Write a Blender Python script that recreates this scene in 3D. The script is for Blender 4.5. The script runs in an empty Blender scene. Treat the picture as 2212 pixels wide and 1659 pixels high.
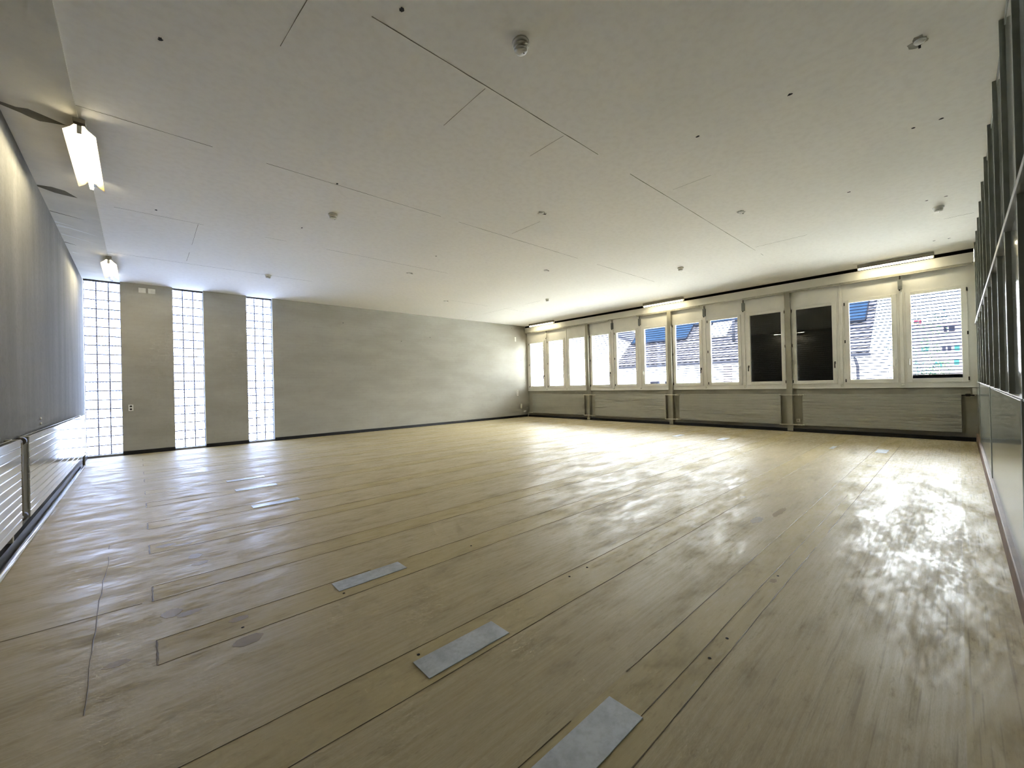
import bpy, bmesh, math, random
from mathutils import Vector, Matrix
random.seed(7)
PI = math.pi
SC = bpy.context.scene
COL = SC.collection

# ------------------------------------------------------------------ room
XL, XW, YB, YR, H = -0.843, 12.43, 12.517, -0.235, 3.85   # left wall, parapet of window wall, back wall, right partition, ceiling
CAMZ = 1.341

# ------------------------------------------------------------------ mesh helpers
def box(bm, x0, x1, y0, y1, z0, z1, bevel=0.0):
    r = bmesh.ops.create_cube(bm, size=1.0)
    vs = r['verts']
    for v in vs:
        v.co = Vector((x0 + (v.co.x + .5) * (x1 - x0), y0 + (v.co.y + .5) * (y1 - y0), z0 + (v.co.z + .5) * (z1 - z0)))
    if bevel > 0:
        es = list({e for v in vs for e in v.link_edges})
        bmesh.ops.bevel(bm, geom=es, offset=bevel, segments=2, affect='EDGES', profile=.5)
    return vs

def tube(bm, p0, p1, r, n=12, r2=None, cap=True):
    p0, p1 = Vector(p0), Vector(p1)
    d = (p1 - p0)
    m = d.to_track_quat('Z', 'Y').to_matrix().to_4x4()
    m.translation = (p0 + p1) / 2
    bmesh.ops.create_cone(bm, cap_ends=cap, segments=n, radius1=r, radius2=r if r2 is None else r2, depth=d.length, matrix=m)

def path_tube(bm, pts, r, n=10):
    for a, b in zip(pts, pts[1:]):
        tube(bm, a, b, r, n)
    for p in pts[1:-1]:
        bmesh.ops.create_uvsphere(bm, u_segments=n, v_segments=6, radius=r, matrix=Matrix.Translation(Vector(p)))

def lathe(bm, prof, c, n=32, axis='z', flip=1):
    """profile of (radius, height) spun about an axis through c"""
    rings = []
    for (r, h) in prof:
        ring = []
        for k in range(n):
            a = 2 * PI * k / n
            u, v = r * math.cos(a), r * math.sin(a)
            if axis == 'z': co = (c[0] + u, c[1] + v, c[2] + h * flip)
            elif axis == 'x': co = (c[0] + h * flip, c[1] + u, c[2] + v)
            else: co = (c[0] + u, c[1] + h * flip, c[2] + v)
            ring.append(bm.verts.new(co))
        rings.append(ring)
    for a, b in zip(rings, rings[1:]):
        for k in range(n):
            bm.faces.new((a[k], a[(k + 1) % n], b[(k + 1) % n], b[k]))
    bm.faces.new(rings[0]); bm.faces.new(list(reversed(rings[-1])))

def ring_yz(bm, x0, x1, yo0, yo1, zo0, zo1, yi0, yi1, zi0, zi1, bevel=0.0):
    """a rectangular frame in the y-z plane: outer rectangle minus inner rectangle"""
    box(bm, x0, x1, yo0, yi0, zo0, zo1, bevel)
    box(bm, x0, x1, yi1, yo1, zo0, zo1, bevel)
    box(bm, x0, x1, yi0, yi1, zo0, zi0, bevel)
    box(bm, x0, x1, yi0, yi1, zi1, zo1, bevel)

def prism(bm, pts, d):
    """polygon (list of 3D points) pushed along d"""
    d = Vector(d)
    a = [bm.verts.new(p) for p in pts]
    b = [bm.verts.new(Vector(p) + d) for p in pts]
    n = len(pts)
    bm.faces.new(a); bm.faces.new(list(reversed(b)))
    for k in range(n):
        bm.faces.new((a[k], b[k], b[(k + 1) % n], a[(k + 1) % n]))

def obj(name, bm, mat, parent=None, smooth=False):
    bmesh.ops.recalc_face_normals(bm, faces=bm.faces)
    me = bpy.data.meshes.new(name)
    org = Vector((0, 0, 0))
    if parent is not None:
        o_p = parent
        while o_p is not None:
            org += o_p.location; o_p = o_p.parent
    else:
        lo = Vector((min(v.co.x for v in bm.verts), min(v.co.y for v in bm.verts), min(v.co.z for v in bm.verts)))
        hi = Vector((max(v.co.x for v in bm.verts), max(v.co.y for v in bm.verts), max(v.co.z for v in bm.verts)))
        org = Vector(((lo.x + hi.x) / 2, (lo.y + hi.y) / 2, lo.z))
    bmesh.ops.translate(bm, verts=bm.verts, vec=-org)
    bm.to_mesh(me); bm.free()
    if smooth:
        for p in me.polygons: p.use_smooth = True
    me.materials.append(mat)
    o = bpy.data.objects.new(name, me); COL.objects.link(o)
    if parent is None: o.location = org
    else: o.parent = parent
    return o

def B(): return bmesh.new()

def tag(o, label, cat, group=None):
    o['label'] = label; o['category'] = cat
    if group: o['group'] = group
    return o

def thing(name, loc, label, cat, group=None):
    o = bpy.data.objects.new(name, None); COL.objects.link(o)
    o.location = loc; o.empty_display_size = .1
    return tag(o, label, cat, group)

def struct_empty(name, loc):
    o = bpy.data.objects.new(name, None); COL.objects.link(o)
    o.location = loc; o['kind'] = 'structure'; o.empty_display_size = .1
    return o

def struct(name, bm, mat, parent=None, smooth=False):
    o = obj(name, bm, mat, parent, smooth)
    if parent is None: o['kind'] = 'structure'
    return o

def copy_tree(src, dloc, label, group=None):
    """copy a thing with its parts (and sub-parts), moved by dloc"""
    r = src.copy(); COL.objects.link(r)
    r.location = Vector(src.location) + Vector(dloc)
    r['label'] = label
    if group: r['group'] = group
    for ch in list(src.children):
        c = ch.copy(); COL.objects.link(c); c.parent = r
        for g in list(ch.children):
            d = g.copy(); COL.objects.link(d); d.parent = c
    return r

# ------------------------------------------------------------------ material helpers
def lin(c):
    c = c / 255.0
    return c / 12.92 if c <= .04045 else ((c + .055) / 1.055) ** 2.4

def rgb(r, g, b): return (lin(r), lin(g), lin(b), 1)

class S:
    """a node socket with arithmetic"""
    def __init__(s, nt, sk): s.nt, s.sk = nt, sk
    def _m(s, op, *a):
        n = s.nt.nodes.new('ShaderNodeMath'); n.operation = op
        for i, v in enumerate((s,) + a):
            if isinstance(v, S): s.nt.links.new(v.sk, n.inputs[i])
            else: n.inputs[i].default_value = v
        return S(s.nt, n.outputs[0])
    def __add__(s, o): return s._m('ADD', o)
    def __sub__(s, o): return s._m('SUBTRACT', o)
    def __mul__(s, o): return s._m('MULTIPLY', o)
    def lt(s, o): return s._m('LESS_THAN', o)
    def gt(s, o): return s._m('GREATER_THAN', o)
    def mod(s, o): return s._m('FLOORED_MODULO', o)
    def abs(s): return s._m('ABSOLUTE')
    def mn(s, o): return s._m('MINIMUM', o)
    def mx(s, o): return s._m('MAXIMUM', o)
    def ramp(s, a, b, x=0.0, y=1.0):
        n = s.nt.nodes.new('ShaderNodeMapRange'); n.interpolation_type = 'SMOOTHSTEP'
        s.nt.links.new(s.sk, n.inputs[0])
        for i, v in zip((1, 2, 3, 4), (a, b, x, y)): n.inputs[i].default_value = v
        return S(s.nt, n.outputs[0])

class Mat:
    def __init__(m, name, color=(.5, .5, .5, 1), rough=.5, metal=0.0, spec=.5):
        m.m = bpy.data.materials.new(name); m.m.use_nodes = True
        m.nt = m.m.node_tree
        m.p = m.nt.nodes['Principled BSDF']; m.out = m.nt.nodes['Material Output']
        m.p.inputs['Base Color'].default_value = color
        m.p.inputs['Roughness'].default_value = rough
        m.p.inputs['Metallic'].default_value = metal
        m.p.inputs['Specular IOR Level'].default_value = spec
        m._pos = None
    def node(m, t): return m.nt.nodes.new(t)
    def pos(m):
        """world position (a surface's own place in the room)"""
        if m._pos is None:
            g = m.node('ShaderNodeNewGeometry'); sp = m.node('ShaderNodeSeparateXYZ')
            m.nt.links.new(g.outputs['Position'], sp.inputs[0])
            m._posv = g.outputs['Position']
            m._pos = [S(m.nt, sp.outputs[i]) for i in range(3)]
        return m._pos
    def noise(m, scale=(1, 1, 1), s=1.0, detail=4, rough=.55):
        m.pos()
        mp = m.node('ShaderNodeMapping'); mp.inputs['Scale'].default_value = scale
        m.nt.links.new(m._posv, mp.inputs['Vector'])
        n = m.node('ShaderNodeTexNoise'); n.inputs['Scale'].default_value = s
        n.inputs['Detail'].default_value = detail; n.inputs['Roughness'].default_value = rough
        m.nt.links.new(mp.outputs[0], n.inputs['Vector'])
        return S(m.nt, n.outputs['Fac'])
    def mix(m, fac, a, b):
        n = m.node('ShaderNodeMix'); n.data_type = 'RGBA'
        for i, v in ((0, fac), (6, a), (7, b)):
            if isinstance(v, S): m.nt.links.new(v.sk, n.inputs[i])
            elif hasattr(v, 'links'): m.nt.links.new(v, n.inputs[i])
            else: n.inputs[i].default_value = v
        return n.outputs[2]
    def thin_fresnel(m, ior):
        """same reflectance from either side of a thin unrefracting sheet"""
        g = m.node('ShaderNodeNewGeometry'); fr = m.node('ShaderNodeFresnel')
        bf = S(m.nt, g.outputs['Backfacing'])
        m.nt.links.new((bf * (1 / ior - ior) + ior).sk, fr.inputs[0])
        return fr
    def color(m, sk): m.nt.links.new(sk, m.p.inputs['Base Color'])
    def rough(m, s): m.nt.links.new(s.sk, m.p.inputs['Roughness'])
    def bump(m, h, strength=.3, dist=.005):
        b = m.node('ShaderNodeBump'); b.inputs['Strength'].default_value = strength; b.inputs['Distance'].default_value = dist
        m.nt.links.new(h.sk, b.inputs['Height']); m.nt.links.new(b.outputs[0], m.p.inputs['Normal'])

def plain(name, c, rough=.5, metal=0.0, vary=.06, spec=.5):
    m = Mat(name, c, rough, metal, spec)
    n = m.noise((1, 1, 1), 9, 3)
    d = tuple(max(0, v * (1 - vary * 2)) for v in c[:3]) + (1,)
    l = tuple(min(1, v * (1 + vary)) for v in c[:3]) + (1,)
    m.color(m.mix(n.ramp(.3, .7), d, l))
    return m.m

# ---- ceiling: white painted concrete
def mat_ceiling():
    m = Mat('painted_concrete_ceiling', rough=.85, spec=.2)
    big = m.noise((1, 1, 1), .5, 2)
    fine = m.noise((1, 1, 1), 14, 2)
    base = m.mix(big.ramp(.3, .7), rgb(242, 238, 229), rgb(237, 234, 225))
    m.color(m.mix(fine.ramp(.35, .75, 0, .25), base, rgb(220, 214, 202)))
    return m.m

# ---- worn linoleum floor with the strips of the under-floor ducts
def mat_floor():
    m = Mat('worn_linoleum', rough=.35, spec=.13)
    x, y, z = m.pos()
    streak = m.noise((1.0, 30, 1), 1.6, 3, .65)
    grain = m.noise((9, 62, 1), 4, 2, .7)
    base = m.mix(streak.ramp(.3, .72), rgb(175, 160, 126), rgb(187, 174, 142))
    base = m.mix(grain.ramp(.38, .72, 0, .45), base, rgb(162, 150, 118))
    # duct strips: two rows repeating across the room, starting 5 cm in
    u = (y - .43).mod(1.905) - .5
    d = u.abs().mn((u - .845).abs())
    strip = d.lt(.137) * x.gt(.052)
    base = m.mix(strip * .6, base, rgb(178, 162, 118))
    # dirt: scuffs and stains
    blot = m.noise((.8, 2.2, 1), 2.2, 4, .7)
    fleck = m.noise((2.2, 9, 1), 3.2, 4, .75)
    base = m.mix(blot.ramp(.50, .78, 0, .45), base, rgb(112, 100, 74))
    base = m.mix(fleck.ramp(.55, .75, 0, .38), base, rgb(112, 100, 76))
    base = m.mix(fleck.ramp(.30, .42, .35, 0), base, rgb(186, 176, 150))
    scr = m.noise((1.1, 46, 1), 1.0, 2, .6)
    m.color(m.mix(scr.ramp(.56, .70, 0, .3) * y.ramp(.25, .9, 1, 0), base, rgb(92, 82, 64)))
    wear = m.noise((.9, 2.4, 1), 2.0, 4, .7)
    m.rough(wear.ramp(.35, .68, .31, .56) + strip * .04 + fleck.ramp(.38, .62, -.03, .14))
    h = m.noise((5, 26, 1), 1.8, 3, .6)
    m.bump(h, .2, .005)
    return m.m

def mat_left():
    m = Mat('grey_cement_render', rough=.9, spec=.2)
    st = m.noise((1, 2.2, .3), 1.3, 3, .55)
    fine = m.noise((1, 1, 1), 22, 4, .7)
    base = m.mix(st.ramp(.3, .72), rgb(118, 116, 109), rgb(131, 129, 122))
    base = m.mix(fine.ramp(.4, .75, 0, .4), base, rgb(104, 101, 93))
    m.color(base)
    m.bump(m.noise((1, 1, 1), 45, 3, .7), .25, .004)
    return m.m

def mat_back():
    m = Mat('painted_brick', rough=.8, spec=.25)
    x, y, z = m.pos()
    cb = m.node('ShaderNodeCombineXYZ')
    m.nt.links.new((x + y).sk, cb.inputs[0]); m.nt.links.new(z.sk, cb.inputs[1])
    br = m.node('ShaderNodeTexBrick'); br.inputs['Scale'].default_value = 1
    br.inputs['Brick Width'].default_value = .26; br.inputs['Row Height'].default_value = .077
    br.inputs['Mortar Size'].default_value = .006; br.inputs['Mortar Smooth'].default_value = .6
    m.nt.links.new(cb.outputs[0], br.inputs['Vector'])
    fac = S(m.nt, br.outputs['Fac'])
    n1 = m.noise((1, 1, 3), .8, 4); n2 = m.noise((1, 1, 1), 11, 4)
    base = m.mix(n1.ramp(.3, .7), rgb(152, 148, 136), rgb(163, 159, 148))
    base = m.mix(n2.ramp(.5, .8, 0, .22), base, rgb(138, 134, 120))
    m.color(m.mix(fac * .07, base, rgb(118, 113, 98)))
    m.bump(fac * -1.0, .14, .003)
    return m.m

def mat_paint(name, c, rough=.5, streak=False, dirt=.12, spec=.4):
    m = Mat(name, c, rough, spec=spec)
    n = m.noise((1, 1, 1), 3, 4); f = m.noise((1, 1, 1), 25, 3)
    d = tuple(v * (1 - dirt) for v in c[:3]) + (1,)
    d2 = tuple(v * (1 - dirt * 1.6) for v in c[:3]) + (1,)
    b = m.mix(n.ramp(.35, .7), c, d)
    m.color(m.mix(f.ramp(.55, .8, 0, .4), b, d2))
    return m.m

def mat_glassblock():
    m = Mat('glass_block', rough=.1)
    x, y, z = m.pos()
    # the little ribs moulded inside each 20 cm block
    fx = (x + .836).mod(.0508); fz = z.mod(.0635)
    cell = ((fx - .0254).abs().ramp(.009, .016, 1, 0)) * ((fz - .031).abs().ramp(.006, .012, 1, 0))
    nz = m.noise((1, 1, 1), 5, 3)
    tint = m.mix((cell * .86 + nz.ramp(.45, .75, 0, .12)), (.14, .168, .25, 1), (.007, .014, .042, 1))
    tr = m.node('ShaderNodeBsdfTransparent'); tl = m.node('ShaderNodeBsdfTranslucent'); gl = m.node('ShaderNodeBsdfGlossy')
    m.nt.links.new(tint, tr.inputs[0]); m.nt.links.new(tint, tl.inputs[0]); gl.inputs['Roughness'].default_value = .12
    mx = m.node('ShaderNodeMixShader'); mx.inputs[0].default_value = .3
    m.nt.links.new(tr.outputs[0], mx.inputs[1]); m.nt.links.new(tl.outputs[0], mx.inputs[2])
    fr = m.thin_fresnel(1.45)
    m2 = m.node('ShaderNodeMixShader')
    m.nt.links.new(fr.outputs[0], m2.inputs[0]); m.nt.links.new(mx.outputs[0], m2.inputs[1]); m.nt.links.new(gl.outputs[0], m2.inputs[2])
    m.nt.links.new(m2.outputs[0], m.out.inputs[0])
    return m.m

def mat_pane(name, tint=(.97, .98, .98, 1), ior=1.5):
    m = Mat(name)
    tr = m.node('ShaderNodeBsdfTransparent'); gl = m.node('ShaderNodeBsdfGlossy')
    tr.inputs[0].default_value = tint; gl.inputs['Roughness'].default_value = .004
    gl.inputs[0].default_value = (1, 1, 1, 1)
    n = m.noise((1, 1, 1), 4, 2)
    m.nt.links.new(m.mix(n.ramp(.3, .7), tint, tuple(v * .985 for v in tint[:3]) + (1,)), tr.inputs[0])
    fr = m.thin_fresnel(ior)
    mx = m.node('ShaderNodeMixShader')
    m.nt.links.new(fr.outputs[0], mx.inputs[0]); m.nt.links.new(tr.outputs[0], mx.inputs[1]); m.nt.links.new(gl.outputs[0], mx.inputs[2])
    m.nt.links.new(mx.outputs[0], m.out.inputs[0])
    return m.m

def mat_emit(name, c, s):
    m = Mat(name)
    e = m.node('ShaderNodeEmission'); e.inputs[0].default_value = c; e.inputs[1].default_value = s
    m.nt.links.new(e.outputs[0], m.out.inputs[0])
    return m.m

def mat_galv():
    m = Mat('galvanised_sheet', rgb(178, 183, 188), .38, .12)
    n = m.noise((1, 1, 1), 7, 5, .7); f = m.noise((1, 1, 1), 40, 3)
    b = m.mix(n.ramp(.35, .7), rgb(190, 196, 202), rgb(166, 171, 176))
    m.color(m.mix(f.ramp(.4, .75, 0, .35), b, rgb(146, 151, 154)))
    m.rough(n.ramp(.3, .7, .32, .5))
    return m.m

def mat_leaf(name, a, b):
    m = Mat(name, a, .8, spec=0.0)
    n = m.noise((1, 1, 1), 3, 4)
    m.color(m.mix(n.ramp(.3, .7), a, b))
    return m.m

def mat_tile():
    m = Mat('clay_tile', rgb(96, 84, 84), .8, spec=.0)
    n = m.noise((1, 1, 1), 2.5, 4)
    m.color(m.mix(n.ramp(.3, .7), (.0125, .0115, .0125, 1), (.0075, .007, .0078, 1)))
    return m.m

M = {}
M['ceil'] = mat_ceiling(); M['floor'] = mat_floor(); M['left'] = mat_left(); M['back'] = mat_back()
M['band'] = mat_paint('ceiling_band_plaster', rgb(216, 211, 196), .85, dirt=.1, spec=.2)
M['white'] = mat_paint('window_white', rgb(238, 235, 226), .42, dirt=.06)
M['board'] = mat_paint('lintel_white', rgb(230, 227, 216), .5, dirt=.06)
M['parapet'] = mat_paint('parapet_paint', rgb(172, 166, 148), .6, dirt=.12)
M['column'] = mat_paint('steel_column_paint', rgb(160, 155, 138), .45, dirt=.12)
M['radw'] = mat_paint('radiator_enamel', rgb(168, 165, 152), .4, dirt=.05)
M['radl'] = mat_paint('radiator_gloss_enamel', rgb(205, 205, 203), .07, dirt=.04, spec=.8)
M['pipe'] = mat_paint('pipe_paint', rgb(196, 190, 172), .4)
M['pipedark'] = mat_paint('pipe_dark_paint', rgb(110, 104, 88), .5)
M['black'] = plain('black_skirting', rgb(20, 20, 24), .35, vary=.2)
M['dark'] = plain('dark_hole', rgb(28, 26, 22), .8)
M['fit'] = plain('dark_fitting', rgb(48, 42, 36), .5)
M['gap'] = plain('gap_shade', rgb(20, 17, 12), .9, spec=.1)  # near-black, paints the shade inside the gap between lintel and ceiling
M['plastic'] = plain('white_plastic', rgb(222, 219, 208), .35)
M['detector'] = plain('detector_plastic', rgb(214, 211, 200), .45)
M['lamp'] = plain('lamp_white_enamel', rgb(232, 228, 214), .35)
M['lampgrey'] = plain('lamp_housing', rgb(160, 154, 138), .5)
M['reflector'] = plain('lamp_reflector', rgb(96, 82, 50), .45)
M['greybox'] = plain('grey_box', rgb(122, 124, 120), .45)
M['alu'] = plain('aluminium', rgb(150, 150, 146), .4, .3)
M['rail'] = plain('curtain_rail', rgb(188, 183, 168), .4)
M['galv'] = mat_galv()
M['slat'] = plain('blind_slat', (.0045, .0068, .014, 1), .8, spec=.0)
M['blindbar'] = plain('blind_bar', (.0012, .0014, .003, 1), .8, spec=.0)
M['blackout'] = plain('dark_blackout_blind', rgb(13, 14, 13), .8, spec=.1)
M['pane'] = mat_pane('window_pane')
M['ppane'] = mat_paint('obscured_glass', rgb(160, 163, 152), .1, dirt=.1, spec=.7)
M['mortar'] = plain('block_mortar', rgb(130, 134, 160), .8)
M['block'] = mat_glassblock()
M['sillgrey'] = plain('grey_sill', rgb(112, 112, 114), .5)
M['spall'] = mat_paint('bare_cement', rgb(120, 115, 100), .95, dirt=.25, spec=.1)
M['patch'] = mat_paint('outlet_patch', rgb(178, 175, 164), .9, dirt=.15, spec=.1)
M['plaster'] = mat_paint('fresh_plaster', rgb(232, 230, 222), .8, dirt=.05)
M['panel'] = mat_paint('partition_panel', rgb(156, 159, 148), .14, dirt=.08, spec=.8)
M['fin'] = plain('partition_post', rgb(120, 122, 110), .4)
M['brownwood'] = mat_paint('brown_skirting', rgb(112, 88, 70), .6, dirt=.3)
M['tube'] = mat_emit('fluorescent_tube', (1.0, .90, .64, 1), 50)
M['tube2'] = mat_emit('fluorescent_tube_strong', (1.0, .90, .62, 1), 9.5)
M['tile'] = mat_tile()
M['solar'] = plain('solar_cells', (.0016, .0033, .0066, 1), .7, vary=.1, spec=.0)
M['solarframe'] = plain('solar_frame', rgb(6, 6, 8), .7, spec=.0)
M['hwall'] = plain('house_render', rgb(120, 120, 124), .9, spec=0.0)
M['gutter'] = plain('zinc_gutter', rgb(20, 20, 23), .8, spec=0.0)
M['pinkwall'] = plain('pink_render', (.04, .033, .034, 1), .8, spec=0.0)
M['pinkroof'] = plain('pale_roof', (.03, .02, .02, 1), .8, spec=0.0)
M['shutter'] = plain('teal_shutter', rgb(12, 31, 28), .8, spec=0.0)
M['darkwin'] = plain('dark_window', rgb(10, 10, 14), .8, spec=0.0)
M['redcloth'] = plain('red_awning', rgb(42, 11, 17), .8, spec=0.0)
M['ground'] = plain('outdoor_ground', rgb(222, 222, 218), .9)
M['leaf'] = mat_leaf('tree_leaf', (.011, .019, .011, 1), (.017, .026, .013, 1))
M['conifer'] = mat_leaf('conifer_needles', (.004, .009, .009, 1), (.007, .013, .012, 1))
M['bark'] = plain('bark', rgb(84, 72, 62), .9)

# ================================================================== ROOM SHELL
b = B(); box(b, XL - .3, XW + .25, YR - .3, YB + .35, -.2, 0); struct('floor', b, M['floor'])
b = B(); box(b, XL - .3, XW + .25, YR - .3, YB + .35, H, H + .25); ceiling = struct('ceiling', b, M['ceil'])
b = B(); box(b, XL, -.362, YR, YB, H - .014, H + .01); struct('plaster_band', b, M['band'], ceiling)
b = B(); box(b, XL - .3, XL, YR - .02, YB + .35, 0, H); wl = struct('wall_left', b, M['left'])

# back wall with three tall slots for the glass blocks
slots = [(XL + .008, -.258), (.632, 1.218), (2.118, 2.716)]
b = B()
xs = [XL] + [v for s in slots for v in s] + [XW + .25]
for i in range(0, len(xs), 2):
    if xs[i + 1] - xs[i] > .02: box(b, xs[i], xs[i + 1], YB, YB + .35, 0, H)
struct('wall_back', b, M['back'])

# window wall: parapet below, masonry above, everything between is frame
b = B()
box(b, XW, XW + .22, YR - .3, YB + .01, 0, 1.1)
box(b, XW + .07, XW + .22, YR - .3, YB + .01, 3.6, H)
wall_window = struct('wall_window', b, M['parapet'])
b = B(); box(b, 12.262, XW + .08, YR, YB, 3.578, 3.776, .004); struct('trim_1', b, M['board'])        # lintel board
b = B(); box(b, 12.285, XW + .07, YR, YB, 3.776, H); struct('trim_20', b, M['gap'])                  # near-black filler, stands in for the shade in the open gap above the lintel

# baseboards
bz = .078
b = B(); box(b, 12.30, XW + .005, YR, YB, 0, bz); struct('baseboard_window', b, M['black'])
b = B()
for i in range(0, len(xs), 2):
    if xs[i + 1] - xs[i] > .02: box(b, xs[i], min(xs[i + 1], 12.30), YB - .02, YB + .005, 0, .085)
struct('baseboard_back', b, M['black'])
b = B(); box(b, XL - .005, XL + .035, YR, YB, 0, .1); bl = struct('baseboard_left', b, M['black'])
b = B(); tube(b, (XL + .075, YR + .02, .022), (XL + .075, 11.2, .022), .021, 12); tag(obj('floor_pipe', b, M['radl'], None, True), 'long pale pipe lying on the floor along the left wall skirting', 'pipe')
b = B(); box(b, XL, XW, YR - .01, YR + .03, 0, .15, .008); struct('baseboard_right', b, M['brownwood'])

# steel columns between the window bays
COLY = [9.27, 6.09, 2.935]
for i, y in enumerate(COLY):
    b = B()
    box(b, 12.262, 12.278, y - .06, y + .06, .02, 3.578)
    box(b, XW - .016, XW, y - .06, y + .06, .02, 3.578)
    box(b, 12.278, XW - .016, y - .045, y - .035, .02, 3.578)
    box(b, 12.278, XW - .016, y + .035, y + .045, .02, 3.578)
    o = struct('column_%d' % (i + 1), b, M['column'])

# ================================================================== GLASS BLOCK WINDOWS
def glass_strip(n, x0, x1):
    e = struct_empty('window_%d' % n, ((x0 + x1) / 2, YB + .1, 0))
    yb0, yb1 = YB + .10, YB + .18
    z0, z1 = .045, 3.82
    rows, cols = 19, 3
    ph, pw = (z1 - z0) / rows, (x1 - x0) / cols
    j = .009
    m = B()
    for k in range(rows + 1):
        z = z0 + k * ph
        box(m, x0, x1, yb0 + .004, yb1 - .004, z - j, z + j)
    for k in range(cols + 1):
        x = x0 + k * pw
        box(m, max(x0, x - j), min(x1, x + j), yb0 + .005, yb1 - .005, z0, z1)
    obj('mortar_grid', m, M['mortar'], e)
    g = B()
    for r in range(rows):
        for c in range(cols):
            xa, za = x0 + c * pw + j, z0 + r * ph + j
            xb_, zb_ = xa + pw - 2 * j, za + ph - 2 * j
            i = .007
            v = [(xa, yb0 + .006, za), (xb_, yb0 + .006, za), (xb_, yb0 + .006, zb_), (xa, yb0 + .006, zb_),
                 (xa + i, yb0, za + i), (xb_ - i, yb0, za + i), (xb_ - i, yb0, zb_ - i), (xa + i, yb0, zb_ - i)]
            vs = [g.verts.new(q) for q in v]
            for f in ((4, 5, 6, 7), (0, 1, 5, 4), (1, 2, 6, 5), (2, 3, 7, 6), (3, 0, 4, 7)):
                g.faces.new([vs[q] for q in f])
    obj('glass_blocks', g, M['block'], e)
    s = B(); box(s, x0, x1, YB + .0, yb1, 0, z0, .004); obj('sill', s, M['sillgrey'], e)
    s = B(); box(s, x0, x1, yb0, yb1, z1, H); obj('head_strip', s, M['fit'], e)
for i, (x0, x1) in enumerate(slots): glass_strip(13 + i, x0, x1)

# ================================================================== WINDOWS
PY = [v * 1.0088 for v in (11.840, 10.784, 9.737, 8.671, 7.625, 6.576, 5.528, 4.475, 3.444, 2.395, 1.346, .314)]
HW = .365                       # half a pane
PZ0, PZ1 = 1.288, 3.092
FZ0, FZ1 = 1.10, 3.60           # fixed frame with its upper board
bays = [(YB, COLY[0] + .06), (COLY[0] - .06, COLY[1] + .06), (COLY[1] - .06, COLY[2] + .06), (COLY[2] - .06, YR + .0)]
bounds = []
for k in range(4):
    t, e = bays[k]
    a, m_, c = PY[3 * k:3 * k + 3]
    s1, s2 = (a + m_) / 2, (m_ + c) / 2
    # frames reach behind the columns so no daylight slips past
    t2 = t if k == 0 else t + .06
    e2 = YR - .3 if k == 3 else e - .06
    bounds += [(s1, t2), (s2, s1), (e2, s2)]
def make_window(n, y, y0, y1, hinge, handle_dark):
    """hinge: +1 on the far (large y) side, -1 on the near side"""
    e = struct_empty('window_%d' % n, (12.4, y, FZ0))
    ho, hb, ht = HW + .085, .088, .068
    b = B(); ring_yz(b, 12.386, 12.47, y0, y1, FZ0, FZ1, y - ho + .03, y + ho - .03, PZ0 - hb + .03, PZ1 + ht - .03); obj('frame', b, M['white'], e)
    b = B(); ring_yz(b, 12.362, 12.428, y - ho, y + ho, PZ0 - hb, PZ1 + ht, y - HW, y + HW, PZ0, PZ1, .004); sash = obj('sash', b, M['white'], e)
    b = B(); box(b, 12.401, 12.407, y - HW - .004, y + HW + .004, PZ0 - .004, PZ1 + .004); obj('pane', b, M['pane'], sash)
    for zz in (PZ0 - .02, (PZ0 + PZ1) / 2, PZ1 - .02):
        b = B(); tube(b, (12.36, y + hinge * ho, zz - .035), (12.36, y + hinge * ho, zz + .035), .011, 10); obj('hinge', b, M['fit'], sash, True)
    hy = y - hinge * (HW + .045); hz = 1.70
    b = B()
    box(b, 12.346, 12.364, hy - .014, hy + .014, hz - .03, hz + .035, .003)
    tube(b, (12.352, hy, hz), (12.318, hy, hz), .009, 10)
    box(b, 12.312, 12.328, hy - .012, hy + .012, hz - .125, hz + .012, .005)
    obj('handle', b, M['fit'] if handle_dark else M['plastic'], sash)
    return e
for i, y in enumerate(PY):
    c = i % 3
    make_window(i + 1, y, bounds[i][0], bounds[i][1], -1 if c == 2 else 1, i in (0, 3, 6, 8, 9))
# cover strips where two frames meet
n = 2
for k in range(4):
    for s in (bounds[3 * k][0], bounds[3 * k + 1][0]):
        b = B(); box(b, 12.366, 12.39, s - .028, s + .028, FZ0 + .09, FZ1, .004); tr = struct('trim_%d' % n, b, M['white'])
        b = B(); lathe(b, [(.026, 0), (.03, .012), (.024, .03), (.008, .036)], (12.386, s, FZ0 + .05), 16, 'x', -1); obj('stop_knob', b, M['plastic'], tr, True)
        n += 1
# sill board under the frames
b = B(); box(b, 12.372, XW + .01, YR, YB, 1.085, 1.105, .003); struct('sill', b, M['white'])

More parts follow.
